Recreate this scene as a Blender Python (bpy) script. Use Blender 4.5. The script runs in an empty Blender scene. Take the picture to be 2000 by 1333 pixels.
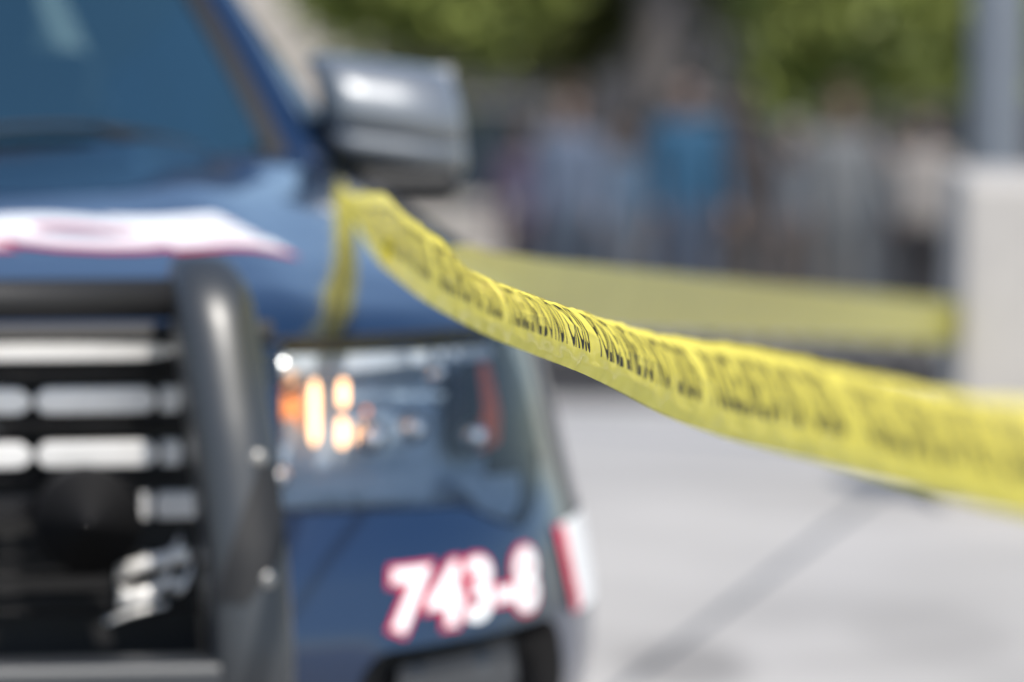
import bpy, bmesh, math, random
import numpy as np
from mathutils import Vector, Matrix, geometry

random.seed(7)
rng = np.random.default_rng(7)
scene = bpy.context.scene
col = scene.collection
R = math.radians

# ------------------------------------------------------------------ camera
FOCAL = 190.0
FPX = FOCAL / 36 * 2000            # focal length in pixels of the 2000 px photograph
CAM_H = 1.75
PITCH = math.atan((667 + 295) / FPX)
ROLL = R(0.8)
FOCUS = 5.2
cam_d = bpy.data.cameras.new('camera')
cam = bpy.data.objects.new('camera', cam_d)
col.objects.link(cam)
cam_d.sensor_width = 36
cam_d.lens = FOCAL
cam_d.clip_start = 0.1
cam_d.clip_end = 2000
cam_d.dof.use_dof = True
cam_d.dof.focus_distance = FOCUS
cam_d.dof.aperture_fstop = 3.35
cam.matrix_world = (Matrix.Translation((0, 0, CAM_H)) @ Matrix.Rotation(R(90) - PITCH, 4, 'X')
                    @ Matrix.Rotation(ROLL, 4, 'Z'))
scene.camera = cam

# ------------------------------------------------------------------ sky and sun
SUN_DIR = Vector((0.25, -0.55, 0.82)).normalized()     # towards the sun: behind the camera, to the right
elev = math.asin(SUN_DIR.z)
azim = math.atan2(SUN_DIR.x, SUN_DIR.y)
world = bpy.data.worlds.new('World')
scene.world = world
world.use_nodes = True
wn = world.node_tree
bg = wn.nodes['Background']
sky = wn.nodes.new('ShaderNodeTexSky')
sky.sky_type = 'NISHITA'
sky.sun_disc = False
sky.sun_elevation = elev
sky.sun_rotation = azim
sky.air_density = 1.0
sky.dust_density = 0.6
sky.ozone_density = 1.5
wn.links.new(sky.outputs[0], bg.inputs[0])
bg.inputs[1].default_value = 0.12
sun_d = bpy.data.lights.new('sun', 'SUN')
sun_d.energy = 4.2
sun_d.angle = R(0.53)
sun_d.color = (1.0, 0.95, 0.87)
sun = bpy.data.objects.new('sun', sun_d)
col.objects.link(sun)
sun.rotation_euler = SUN_DIR.to_track_quat('Z', 'Y').to_euler()
scene.view_settings.view_transform = 'Standard'
scene.view_settings.look = 'None'
scene.view_settings.gamma = 1
scene.view_settings.exposure = 0.50
scene.cycles.use_denoising = True
scene.cycles.max_bounces = 10
scene.cycles.transparent_max_bounces = 16
scene.cycles.sample_clamp_indirect = 8


# ------------------------------------------------------------------ helpers
def unproject(px, py, s):
    """a place in the world seen at pixel (px, py) of the photograph, s metres in front of the camera"""
    v = Vector(((px - 1000) / FPX * s, -(py - 666.5) / FPX * s, -s))
    return cam.matrix_world @ v


def mat(name, color, rough=0.5, metal=0.0, coat=0.0, noise=0.0, scale=20.0, spec=0.5, bump=0.0,
        emit=None, estr=0.0, coat_rough=0.03, ior=1.45):
    m = bpy.data.materials.new(name)
    m.use_nodes = True
    nt = m.node_tree
    p = nt.nodes['Principled BSDF']
    p.inputs['Base Color'].default_value = (*color, 1)
    p.inputs['Roughness'].default_value = rough
    p.inputs['Metallic'].default_value = metal
    p.inputs['Coat Weight'].default_value = coat
    p.inputs['Coat Roughness'].default_value = coat_rough
    p.inputs['Specular IOR Level'].default_value = spec
    p.inputs['IOR'].default_value = ior
    if emit:
        p.inputs['Emission Color'].default_value = (*emit, 1)
        p.inputs['Emission Strength'].default_value = estr
    if noise or bump:
        tc = nt.nodes.new('ShaderNodeTexCoord')
        n = nt.nodes.new('ShaderNodeTexNoise')
        n.inputs['Scale'].default_value = scale
        n.inputs['Detail'].default_value = 6
        nt.links.new(tc.outputs['Object'], n.inputs['Vector'])
        if noise:
            mr = nt.nodes.new('ShaderNodeMapRange')
            mr.inputs['From Min'].default_value = 0.25
            mr.inputs['From Max'].default_value = 0.75
            mr.inputs['To Min'].default_value = 1 - noise
            mr.inputs['To Max'].default_value = 1 + noise
            nt.links.new(n.outputs['Fac'], mr.inputs['Value'])
            mx = nt.nodes.new('ShaderNodeVectorMath')
            mx.operation = 'SCALE'
            mx.inputs[0].default_value = color
            nt.links.new(mr.outputs[0], mx.inputs['Scale'])
            nt.links.new(mx.outputs[0], p.inputs['Base Color'])
        if bump:
            b = nt.nodes.new('ShaderNodeBump')
            b.inputs['Strength'].default_value = bump
            b.inputs['Distance'].default_value = 0.01
            nt.links.new(n.outputs['Fac'], b.inputs['Height'])
            nt.links.new(b.outputs[0], p.inputs['Normal'])
    return m


def mesh_obj(name, verts, faces, m=None, parent=None, smooth=False, mats=None, midx=None):
    me = bpy.data.meshes.new(name)
    me.from_pydata([tuple(v) for v in verts], [], faces)
    me.update()
    o = bpy.data.objects.new(name, me)
    col.objects.link(o)
    for mm in (mats or ([m] if m else [])):
        me.materials.append(mm)
    if midx is not None:
        me.polygons.foreach_set('material_index', midx)
    if smooth:
        me.polygons.foreach_set('use_smooth', [True] * len(me.polygons))
    if parent:
        o.parent = parent
    return o


def empty(name, loc=(0, 0, 0), rz=0):
    o = bpy.data.objects.new(name, None)
    col.objects.link(o)
    o.location = loc
    o.rotation_euler = (0, 0, rz)
    o.empty_display_size = 0.2
    return o


def tag(o, label=None, cat=None, group=None, kind=None):
    for k, v in (('label', label), ('category', cat), ('group', group), ('kind', kind)):
        if v:
            o[k] = v
    return o


class MB:
    """collects shapes, links them as one mesh"""
    def __init__(self):
        self.v, self.f = [], []

    def add(self, verts, faces):
        b = len(self.v)
        self.v += [tuple(v) for v in verts]
        self.f += [tuple(i + b for i in f) for f in faces]
        return self

    def box(self, c, size, rz=0.0, bev=0.0):
        x, y, z = (s / 2 for s in size)
        bm = bmesh.new()
        bmesh.ops.create_cube(bm, size=1)
        for v in bm.verts:
            v.co = Vector((v.co.x * size[0], v.co.y * size[1], v.co.z * size[2]))
        if bev:
            bmesh.ops.bevel(bm, geom=list(bm.edges), offset=bev, segments=2, affect='EDGES', profile=0.5)
        mt = Matrix.Translation(c) @ Matrix.Rotation(rz, 4, 'Z')
        bm.verts.index_update()
        vs = [mt @ v.co for v in bm.verts]
        fs = [[v.index for v in f.verts] for f in bm.faces]
        bm.free()
        return self.add(vs, fs)

    def tube(self, pts, rad, n=10, cap=True, up=None):
        """sweeps a circle (or a list of radii) along points"""
        pts = [Vector(p) for p in pts]
        k = len(pts)
        rads = rad if isinstance(rad, (list, tuple)) else [rad] * k
        ref = Vector(up) if up else Vector((0.3, 0.2, 1)).normalized()
        vs, fs = [], []
        for i, p in enumerate(pts):
            t = (pts[min(i + 1, k - 1)] - pts[max(i - 1, 0)]).normalized()
            a = t.cross(ref)
            if a.length < 1e-3:
                a = t.cross(Vector((1, 0, 0)))
            a.normalize()
            b = t.cross(a)
            for j in range(n):
                w = 2 * math.pi * j / n
                vs.append(p + (a * math.cos(w) + b * math.sin(w)) * rads[i])
        for i in range(k - 1):
            for j in range(n):
                j2 = (j + 1) % n
                fs.append((i * n + j, i * n + j2, (i + 1) * n + j2, (i + 1) * n + j))
        if cap:
            fs.append(tuple(range(n - 1, -1, -1)))
            fs.append(tuple((k - 1) * n + j for j in range(n)))
        return self.add(vs, fs)

    def grid(self, fn, us, vs_):
        nu, nv = len(us), len(vs_)
        vs = [fn(u, v) for u in us for v in vs_]
        fs = [(i * nv + j, (i + 1) * nv + j, (i + 1) * nv + j + 1, i * nv + j + 1)
              for i in range(nu - 1) for j in range(nv - 1)]
        return self.add(vs, fs)

    def ball(self, c, r, nu=16, nv=10, sq=(1, 1, 1)):
        vs, fs = [], []
        for i in range(nv + 1):
            th = math.pi * i / nv
            for j in range(nu):
                ph = 2 * math.pi * j / nu
                vs.append((c[0] + r * sq[0] * math.sin(th) * math.cos(ph),
                           c[1] + r * sq[1] * math.sin(th) * math.sin(ph), c[2] + r * sq[2] * math.cos(th)))
        for i in range(nv):
            for j in range(nu):
                j2 = (j + 1) % nu
                fs.append((i * nu + j, (i + 1) * nu + j, (i + 1) * nu + j2, i * nu + j2))
        return self.add(vs, fs)

    def mirror_x(self):
        b = len(self.v)
        self.v += [(-x, y, z) for x, y, z in self.v]
        self.f += [tuple(reversed([i + b for i in f])) for f in list(self.f)]
        return self

    def build(self, name, m, parent=None, smooth=False):
        return mesh_obj(name, self.v, self.f, m, parent, smooth)


def lin(a, b, n):
    return [a + (b - a) * i / (n - 1) for i in range(n)]


def interp(table, x):
    if x <= table[0][0]:
        return table[0][1]
    for (a, va), (b, vb) in zip(table, table[1:]):
        if x <= b:
            t = (x - a) / (b - a)
            t = t * t * (3 - 2 * t) if len(table) < 4 else t
            return va + (vb - va) * t
    return table[-1][1]


# ------------------------------------------------------------------ materials
M = {}
M['paint'] = mat('navy_paint', (0.0035, 0.018, 0.056), 0.28, 0.25, 1.0, noise=0.05, scale=900, coat_rough=0.02)
M['black_gloss'] = mat('black_gloss_plastic', (0.006, 0.006, 0.007), 0.25, noise=0.2, scale=60)
M['black_matt'] = mat('black_textured_plastic', (0.010, 0.010, 0.011), 0.6, noise=0.25, scale=300)
M['speaker'] = mat('speaker_black', (0.004, 0.004, 0.005), 0.7, noise=0.2, scale=100, spec=.25)
M['grey_plastic'] = mat('dark_grey_plastic', (0.055, 0.058, 0.063), 0.5, noise=0.15, scale=200)
M['bar_paint'] = mat('powder_coated_steel', (0.024, 0.027, 0.031), 0.42, noise=0.15, scale=350, bump=0.03, coat=.55, coat_rough=.36)
M['chrome'] = mat('brushed_chrome', (0.80, 0.785, 0.77), 0.42, 0.45, noise=0.04, scale=40)
M['mirror_chrome'] = mat('bright_chrome', (0.9, 0.9, 0.9), 0.3, 1.0, noise=0.02, scale=30)
M['mirror_cap'] = mat('satin_grey_cap', (0.14, 0.155, 0.175), 0.42, 0.3, 1.0, noise=0.06, scale=120, coat_rough=0.36)
M['amber'] = mat('lit_amber_bulb', (0.8, 0.25, 0.04), 0.4, emit=(1.0, 0.55, 0.27), estr=3.6, noise=0.05)
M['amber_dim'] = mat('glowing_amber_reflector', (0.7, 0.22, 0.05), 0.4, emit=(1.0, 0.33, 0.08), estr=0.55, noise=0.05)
M['amber_lens'] = mat('orange_reflector', (0.75, 0.12, 0.03), 0.3, noise=0.15, scale=250)
M['lamp_bowl'] = mat('lamp_housing_silver', (0.30, 0.385, 0.48), 0.55, 0.15, noise=0.1, scale=60)
M['lamp_dark'] = mat('lamp_housing_dark', (0.03, 0.035, 0.045), 0.35, 0.2, noise=0.1, scale=60)
M['lamp_white'] = mat('lamp_white_light_guide', (0.46, 0.50, 0.55), 0.35, 0.0, noise=0.04, scale=60)
M['decal_white'] = mat('white_vinyl', (0.82, 0.82, 0.82), 0.35, coat=0.3, noise=0.03, scale=80)
M['decal_red'] = mat('red_vinyl', (0.55, 0.025, 0.07), 0.35, coat=0.3, noise=0.05, scale=80)
M['rubber'] = mat('tyre_rubber', (0.015, 0.015, 0.015), 0.8, noise=0.2, scale=150)
M['alloy'] = mat('wheel_steel', (0.08, 0.08, 0.085), 0.4, 0.7, noise=0.1, scale=60)
M['interior'] = mat('dark_cabin_trim', (0.012, 0.014, 0.016), 0.7, noise=0.2, scale=40)
M['seat'] = mat('seat_cloth', (0.02, 0.022, 0.026), 0.85, noise=0.2, scale=80)
M['steel_bolt'] = mat('zinc_bolt', (0.35, 0.34, 0.32), 0.45, 0.8, noise=0.08, scale=90)
M['mirror_glass'] = mat('mirror_glass', (0.8, 0.82, 0.84), 0.02, 1.0, noise=0.01)


def glass_mat(name, tint, refl, rough=0.02, gloss=(1, 1, 1)):
    m = bpy.data.materials.new(name)
    m.use_nodes = True
    nt = m.node_tree
    nt.nodes.clear()
    out = nt.nodes.new('ShaderNodeOutputMaterial')
    tr = nt.nodes.new('ShaderNodeBsdfTransparent')
    tr.inputs[0].default_value = (*tint, 1)
    gl = nt.nodes.new('ShaderNodeBsdfGlossy')
    gl.inputs['Color'].default_value = (*gloss, 1)
    gl.inputs['Roughness'].default_value = rough
    fr = nt.nodes.new('ShaderNodeFresnel')
    fr.inputs['IOR'].default_value = refl
    mx = nt.nodes.new('ShaderNodeMixShader')
    nt.links.new(fr.outputs[0], mx.inputs[0])
    nt.links.new(tr.outputs[0], mx.inputs[1])
    nt.links.new(gl.outputs[0], mx.inputs[2])
    nt.links.new(mx.outputs[0], out.inputs[0])
    return m


M['windshield'] = glass_mat('tinted_windshield_glass', (0.30, 0.48, 0.50), 3.8, 0.05, (0.62, 1.0, 1.0))
M['side_glass'] = glass_mat('tinted_side_glass', (0.12, 0.15, 0.16), 1.8)
M['lens'] = glass_mat('clear_lamp_lens', (0.93, 0.95, 0.97), 1.55, 0.05)


def tape_mat(name, color, trans, clear=0.0):
    m = bpy.data.materials.new(name)
    m.use_nodes = True
    nt = m.node_tree
    nt.nodes.clear()
    out = nt.nodes.new('ShaderNodeOutputMaterial')
    tc = nt.nodes.new('ShaderNodeTexCoord')
    n = nt.nodes.new('ShaderNodeTexNoise')
    n.inputs['Scale'].default_value = 14
    n.inputs['Detail'].default_value = 5
    nt.links.new(tc.outputs['Object'], n.inputs['Vector'])
    mr = nt.nodes.new('ShaderNodeMapRange')
    mr.inputs['From Min'].default_value = 0.25
    mr.inputs['From Max'].default_value = 0.75
    mr.inputs['To Min'].default_value = 0.92
    mr.inputs['To Max'].default_value = 1.06
    nt.links.new(n.outputs['Fac'], mr.inputs[0])
    sc = nt.nodes.new('ShaderNodeVectorMath')
    sc.operation = 'SCALE'
    sc.inputs[0].default_value = color
    nt.links.new(mr.outputs[0], sc.inputs['Scale'])
    p = nt.nodes.new('ShaderNodeBsdfPrincipled')
    p.inputs['Roughness'].default_value = 0.22
    p.inputs['Coat Weight'].default_value = 0.5
    p.inputs['Coat Roughness'].default_value = 0.07
    nt.links.new(sc.outputs[0], p.inputs['Base Color'])
    tl = nt.nodes.new('ShaderNodeBsdfTranslucent')
    nt.links.new(sc.outputs[0], tl.inputs[0])
    mx = nt.nodes.new('ShaderNodeMixShader')
    mx.inputs[0].default_value = trans
    nt.links.new(p.outputs[0], mx.inputs[1])
    nt.links.new(tl.outputs[0], mx.inputs[2])
    n2 = nt.nodes.new('ShaderNodeTexNoise')
    n2.inputs['Scale'].default_value = 45
    n2.inputs['Detail'].default_value = 3
    nt.links.new(tc.outputs['Object'], n2.inputs['Vector'])
    b = nt.nodes.new('ShaderNodeBump')
    b.inputs['Strength'].default_value = 0.22
    b.inputs['Distance'].default_value = 0.004
    nt.links.new(n2.outputs['Fac'], b.inputs['Height'])
    nt.links.new(b.outputs[0], p.inputs['Normal'])
    if clear:
        tp = nt.nodes.new('ShaderNodeBsdfTransparent')
        tp.inputs[0].default_value = (1.0, 0.95, 0.6, 1)
        m2 = nt.nodes.new('ShaderNodeMixShader')
        m2.inputs[0].default_value = clear
        nt.links.new(mx.outputs[0], m2.inputs[1])
        nt.links.new(tp.outputs[0], m2.inputs[2])
        mx = m2
    nt.links.new(mx.outputs[0], out.inputs[0])
    return m


M['tape'] = tape_mat('yellow_barrier_film', (0.97, 0.83, 0.15), 0.62)
M['tape_far'] = tape_mat('yellow_barrier_film_doubled', (0.97, 0.83, 0.13), 0.5, 0.12)
M['ink'] = mat('black_print_ink', (0.010, 0.012, 0.014), 0.45, spec=.3, noise=0.1, scale=60)

# ------------------------------------------------------------------ ground
SLOPE0, SLOPE = 15.0, 0.0787


def ground_z(y):
    if y < SLOPE0 - 1:
        return 0.0
    if y < SLOPE0 + 1:
        return -SLOPE * (y - SLOPE0 + 1) ** 2 / 4
    return -SLOPE * (y - SLOPE0)


def pavement_material():
    m = mat('pale_concrete', (0.40, 0.40, 0.405), 0.85)
    nt = m.node_tree
    p = nt.nodes['Principled BSDF']
    tc = nt.nodes.new('ShaderNodeTexCoord')
    base = None
    for s, lo, hi in ((0.35, 0.84, 1.12), (1.4, 0.88, 1.08), (60, 0.93, 1.06)):
        n = nt.nodes.new('ShaderNodeTexNoise')
        n.inputs['Scale'].default_value = s
        n.inputs['Detail'].default_value = 8
        nt.links.new(tc.outputs['Object'], n.inputs['Vector'])
        mr = nt.nodes.new('ShaderNodeMapRange')
        mr.inputs['From Min'].default_value = 0.3
        mr.inputs['From Max'].default_value = 0.7
        mr.inputs['To Min'].default_value = lo
        mr.inputs['To Max'].default_value = hi
        nt.links.new(n.outputs['Fac'], mr.inputs[0])
        if base is None:
            base = mr.outputs[0]
        else:
            k = nt.nodes.new('ShaderNodeMath')
            k.operation = 'MULTIPLY'
            nt.links.new(base, k.inputs[0])
            nt.links.new(mr.outputs[0], k.inputs[1])
            base = k.outputs[0]
    # two soft-edged darker ovals at fixed spots
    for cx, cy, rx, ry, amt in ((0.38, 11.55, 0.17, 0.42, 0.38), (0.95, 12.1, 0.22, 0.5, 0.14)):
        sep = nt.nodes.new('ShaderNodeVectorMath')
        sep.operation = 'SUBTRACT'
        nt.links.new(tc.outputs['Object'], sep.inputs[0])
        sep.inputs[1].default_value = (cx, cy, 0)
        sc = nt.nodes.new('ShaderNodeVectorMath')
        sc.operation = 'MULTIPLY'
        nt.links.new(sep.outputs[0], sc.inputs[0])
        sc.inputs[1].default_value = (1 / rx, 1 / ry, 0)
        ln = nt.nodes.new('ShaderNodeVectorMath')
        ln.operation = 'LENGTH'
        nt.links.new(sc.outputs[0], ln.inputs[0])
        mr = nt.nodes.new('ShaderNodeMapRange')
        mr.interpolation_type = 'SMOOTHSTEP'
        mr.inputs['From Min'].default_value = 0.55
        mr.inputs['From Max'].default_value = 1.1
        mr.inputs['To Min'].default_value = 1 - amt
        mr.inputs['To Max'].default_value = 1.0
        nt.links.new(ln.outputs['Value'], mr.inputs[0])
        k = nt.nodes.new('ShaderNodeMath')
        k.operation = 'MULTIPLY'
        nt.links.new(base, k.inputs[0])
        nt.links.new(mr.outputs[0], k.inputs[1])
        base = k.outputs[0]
    v = nt.nodes.new('ShaderNodeVectorMath')
    v.operation = 'SCALE'
    v.inputs[0].default_value = (0.368, 0.353, 0.338)
    nt.links.new(base, v.inputs['Scale'])
    nt.links.new(v.outputs[0], p.inputs['Base Color'])
    return m


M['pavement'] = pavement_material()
M['asphalt'] = mat('asphalt', (0.034, 0.032, 0.032), 0.95, noise=0.2, scale=6, bump=0.2, spec=.15)
M['kerb'] = mat('kerb_concrete', (0.33, 0.32, 0.31), 0.8, noise=0.15, scale=8)

ys = [-80, -40, -20, 0, 8, 12, 14, 14.5, 15, 15.5, 16, 18, 22, 30, 45, 70, 110, 200, 400]
g = MB().grid(lambda x, y: (x, y, ground_z(y)), [-300, -120, -50, -20, -8, 0, 8, 20, 50, 120, 300], ys)
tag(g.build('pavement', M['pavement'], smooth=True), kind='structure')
ROAD0, ROAD1 = 22.6, 43.0
r_ = MB().grid(lambda x, y: (x, y, ground_z(y) + 0.004), [-150, -40, 0, 40, 150], [ROAD0, 28, 34, ROAD1])
tag(r_.build('cross_road', M['asphalt']), kind='structure')
for yk in (ROAD0 - 0.09, ROAD1 + 0.09):
    kb = MB().box((0, yk, ground_z(yk) + (-0.06 if yk < ROAD1 else 0.02)), (300, 0.15, 0.18), bev=0.015)   # dropped kerb on the near side
    tag(kb.build('kerb', M['kerb']), kind='structure')

# ------------------------------------------------------------------ police SUV
TH = R(13)
suv = empty('police_suv', (-0.777, 7.4, 0), TH)
tag(suv, 'navy blue police SUV with black push bumper and red-outlined white numbers', 'car')
SUV_M = Matrix.Translation((-0.777, 7.4, 0)) @ Matrix.Rotation(TH, 4, 'Z')
SUV_I = SUV_M.inverted()

# plan of the nose as a superellipse, run by arc length
NEXP = 2.9
_pl = []
for i in range(801):
    a = (math.pi / 2) * i / 800
    _pl.append((math.sin(a) ** (2 / NEXP), 1 - math.cos(a) ** (2 / NEXP)))
_pl.append((1.0, 5.0))
_pl = np.array(_pl)
_q = np.concatenate([[0], np.cumsum(np.hypot(*np.diff(_pl, axis=0).T))])
Q_END = _q[-1]
WT = [(.25, 1.0), (.45, 1.07), (.55, 1.09), (.65, 1.085), (.75, 1.068), (.82, 1.05), (.9, 1.03), (1.0, 1.005), (1.1, .985), (1.2, .95)]
YF = [(.25, .02), (.45, -.05), (.62, -.075), (.75, -.05), (.82, -.02), (.95, 0), (1.05, .03), (1.2, .09)]


def plan(q):
    return float(np.interp(q, _q, _pl[:, 0])), float(np.interp(q, _q, _pl[:, 1]))


def q_of_xn(xn):
    return float(np.interp(xn, _pl[:801, 0], _q[:801]))


def q_of_y(y):
    return float(np.interp(y, _pl[:, 1], _q))


def surf(q, z, off=0.0):
    """a point of the painted body, left half; off = metres proud of it"""
    def p0(q, z):
        xn, yn = plan(max(q, 0))
        return Vector((xn * interp(WT, z), yn + interp(YF, z) * max(0, 1 - yn), z))
    p = p0(q, z)
    if off:
        t1 = p0(q + .004, z) - p0(q - .004 if q > .004 else 0, z)
        t2 = p0(q, z + .004) - p0(q, z - .004)
        n = t1.cross(t2).normalized()
        if n.y > 0 and q < 0.6:
            n = -n
        p = p + n * off
    return p


def ztop(q):
    y = plan(q)[1]
    return interp([(0, 1.06), (.3, 1.056), (.6, 1.068), (1.2, 1.105), (1.6, 1.14), (2.2, 1.15), (5, 1.16)], y)


def pix_to_qz(px, py):
    """where the sight line through a pixel meets the body"""
    o = SUV_I @ cam.location
    d = (SUV_I @ unproject(px, py, 1.0)) - o
    best, last = None, None
    for q in np.linspace(0, 1.9, 381):
        z = 0.9
        for _ in range(5):
            p = surf(q, z)
            t = (p.y - o.y) / d.y
            z = min(max(o.z + d.z * t, .3), 1.2)
        p = surf(q, z)
        e = o.x + d.x * t - p.x
        if last is not None and last[0] > 0 >= e:
            w = last[0] / (last[0] - e)
            return last[1] + (q - last[1]) * w, last[2] + (z - last[2]) * w
        last = (e, q, z)
        if best is None or abs(e) < best[0]:
            best = (abs(e), q, z)
    return best[1], best[2]


PX = lambda pts: [pix_to_qz(*p) for p in pts]


def densify(poly, step=0.02):
    out = []
    for a, b in zip(poly, poly[1:] + poly[:1]):
        n = max(1, int(math.hypot(b[0] - a[0], b[1] - a[1]) / step))
        out += [(a[0] + (b[0] - a[0]) * i / n, a[1] + (b[1] - a[1]) * i / n) for i in range(n)]
    return out


def inside(pt, poly):
    x, y = pt
    c = False
    for (x1, y1), (x2, y2) in zip(poly, poly[1:] + poly[:1]):
        if (y1 > y) != (y2 > y) and x < (x2 - x1) * (y - y1) / (y2 - y1) + x1:
            c = not c
    return c


def round_poly(poly, r=0.012, n=4):
    out = []
    k = len(poly)
    for i in range(k):
        p0, p, p1 = Vector(poly[i - 1]), Vector(poly[i]), Vector(poly[(i + 1) % k])
        a = p + (p0 - p).normalized() * min(r, (p0 - p).length * .45)
        b = p + (p1 - p).normalized() * min(r, (p1 - p).length * .45)
        for j in range(n + 1):
            t = j / n
            out.append(tuple(a * (1 - t) ** 2 + p * 2 * t * (1 - t) + b * t * t))
    return out


def cdt_mesh(outer, holes, pts):
    verts, edges = [], []
    for poly in [outer] + holes:
        b = len(verts)
        verts += [Vector(p) for p in poly]
        edges += [(b + i, b + (i + 1) % len(poly)) for i in range(len(poly))]
    for p in pts:
        if inside(p, outer) and not any(inside(p, h) for h in holes):
            verts.append(Vector(p))
    v, e, f, *_ = geometry.delaunay_2d_cdt(verts, edges, [], 0, 1e-5)
    keep = []
    for t in f:
        c = sum((v[i] for i in t), Vector((0, 0))) / len(t)
        if inside(c, outer) and not any(inside(c, h) for h in holes):
            keep.append(tuple(t))
    return v, keep


# outlines of the openings on the nose (arc length, height)
HEAD = round_poly(PX([(548, 668), (980, 650), (1012, 720), (1048, 860), (1050, 960), (1020, 1030), (965, 1015),
                      (905, 985), (545, 1002)]), 0.018)
FOG = round_poly(PX([(700, 1332), (740, 1275), (1068, 1205), (1090, 1230), (1085, 1420), (700, 1440)]), 0.02)
GR_Q = q_of_xn(0.455)
GRILLE = round_poly([(-.3, .60), (.36, .60), (.415, .66), (.43, .80), (GR_Q - .01, .83), (GR_Q, .87), (GR_Q, 1.03), (GR_Q - .02, 1.052), (-.3, 1.052)], .01)


def arch(yc, rad):
    c = q_of_y(yc)
    return [(c + rad * math.cos(a), .38 + rad * math.sin(a)) for a in lin(R(-60), R(240), 40)]


def q_clip(poly):
    return [(max(q, 0.0), z) for q, z in poly]


Z0 = .30
outer = [(q, Z0) for q in lin(0, Q_END, 80)] + [(q, ztop(q)) for q in reversed(lin(0, Q_END, 120))]
pts = [(q + random.uniform(-.002, .002), z) for q in lin(.02, Q_END - .02, 200) for z in lin(.33, 1.13, 28)
       if z < ztop(q) - .012]
# the centre of the nose: the openings reach the middle, so the outline is notched there
mid = [(0, Z0), (0, .665)]
hole_list = [densify(HEAD), densify(FOG), arch(1.02, .42), arch(3.85, .42)]


def centre_hole(poly):
    return [(q, z) for q, z in densify([(max(q, -.001), z) for q, z in poly])]


hole_list += [centre_hole(GRILLE)]
v2, f2 = cdt_mesh(outer, [h for h in hole_list], pts)
mb = MB()
mb.add([surf(p.x, p.y) for p in v2], f2)
mb.mirror_x()
body = mb.build('body', M['paint'], suv, True)


def poly_loop_strip(mb, poly, off_a, off_b, fn=surf, shrink_b=0.0):
    """a wall along an outline, from depth off_a to off_b"""
    c = (sum(p[0] for p in poly) / len(poly), sum(p[1] for p in poly) / len(poly))
    n = len(poly)
    vs = [fn(q, z, off_a) for q, z in poly]
    vs += [fn(q + (c[0] - q) * shrink_b, z + (c[1] - z) * shrink_b, off_b) for q, z in poly]
    mb.add(vs, [(i, (i + 1) % n, n + (i + 1) % n, n + i) for i in range(n)])


def patch(poly, off, step=0.03, fn=surf):
    """a sheet of the body's own curvature inside an outline"""
    q0, q1 = min(p[0] for p in poly), max(p[0] for p in poly)
    z0, z1 = min(p[1] for p in poly), max(p[1] for p in poly)
    gp = [(q + .0013, z + .0017) for q in lin(q0, q1, max(3, int((q1 - q0) / step))) for z in lin(z0, z1, max(3, int((z1 - z0) / step)))]
    v, f = cdt_mesh(poly, [], gp)
    m_ = MB()
    m_.add([fn(p.x, max(p.y, 0.2), off) for p in v], f)
    return m_


# ---- hood
cow_y = lambda x: 1.22 + .33 * min(1, abs(x) / .8) ** 2


def hood_z(x, y):
    x = abs(x)
    # distance in from the outline of the nose, measured along the car
    xn = min(x / .995, .9999)
    yf = 1 - (1 - xn ** NEXP) ** (1 / NEXP) + .03
    t = max(0, min(1, (y - yf) / (1.35 - yf))) if yf < 1.3 else 0
    side = 1 - .75 * (x / .98) ** 3
    d = min(max(0, y - yf), max(0, .995 - x) * 1.2)
    edge = interp([(0, 1.06), (.3, 1.056), (.6, 1.068), (1.2, 1.105), (1.6, 1.14), (5, 1.16)], y)
    dome = .012 * math.exp(-((x - .50) / .07) ** 2) * min(1, d / .15)
    return edge + .022 * (1 - math.exp(-d / .03)) * (1 - .4 * t) + (.150 * t ** .62) * side * (1 - math.exp(-d / .10)) - .075 * max(0, y - .9) * side * .25 + dome


qh = lin(0, q_of_y(1.62), 90)
edge = [surf(q, ztop(q)) for q in qh]
rear = [(x, cow_y(x)) for x in lin(edge[-1].x - .06, 0, 20)]
half = [(p.x, p.y) for p in edge] + rear
full = half + [(-x, y) for x, y in reversed(half[1:-1])]
hp = [(x + .001, y + .001) for x in lin(-.95, .95, 56) for y in lin(.03, 1.6, 48)]
hv, hf = cdt_mesh(full, [], hp)
edge_z = {(round(p.x, 4), round(p.y, 4)): p.z for p in edge}


def hood_pt(x, y, off=0):
    return Vector((x, y, hood_z(x, y) + off))


hverts = []
for p in hv:
    z = edge_z.get((round(abs(p.x), 4), round(p.y, 4)))
    hverts.append((p.x, p.y, z if z is not None else hood_z(p.x, p.y)))
mb = MB()
mb.add(hverts, hf)
hood = mb.build('hood', M['paint'], suv, True)
# shut line between hood and wings, and along the front lip
line = [(.80, y) for y in lin(1.45, .55, 16)] + [(.80 - .05 * math.sin(a) ** 2, .55 - .16 * math.sin(a)) for a in lin(.1, 1.5, 8)]
for s in (1, -1):
    mb = MB()
    vs = []
    for i, (x, y) in enumerate(line):
        vs += [hood_pt(s * (x - .003), y, .0015), hood_pt(s * (x + .003), y, .0015)]
    mb.add(vs, [(2 * i, 2 * i + 2, 2 * i + 3, 2 * i + 1) for i in range(len(line) - 1)])
    mb.build('shut_line', M['black_matt'], hood)
# rubber seal between hood lip and lamps and grille
mb = MB()
seal = [surf(q, ztop(q) - .004, .002) for q in lin(0, q_of_y(.62), 60)]
mb.tube([Vector((-p.x, p.y, p.z)) for p in reversed(seal[1:])] + seal, .005, 6)
mb.build('hood_seal', M['black_matt'], hood)


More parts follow.
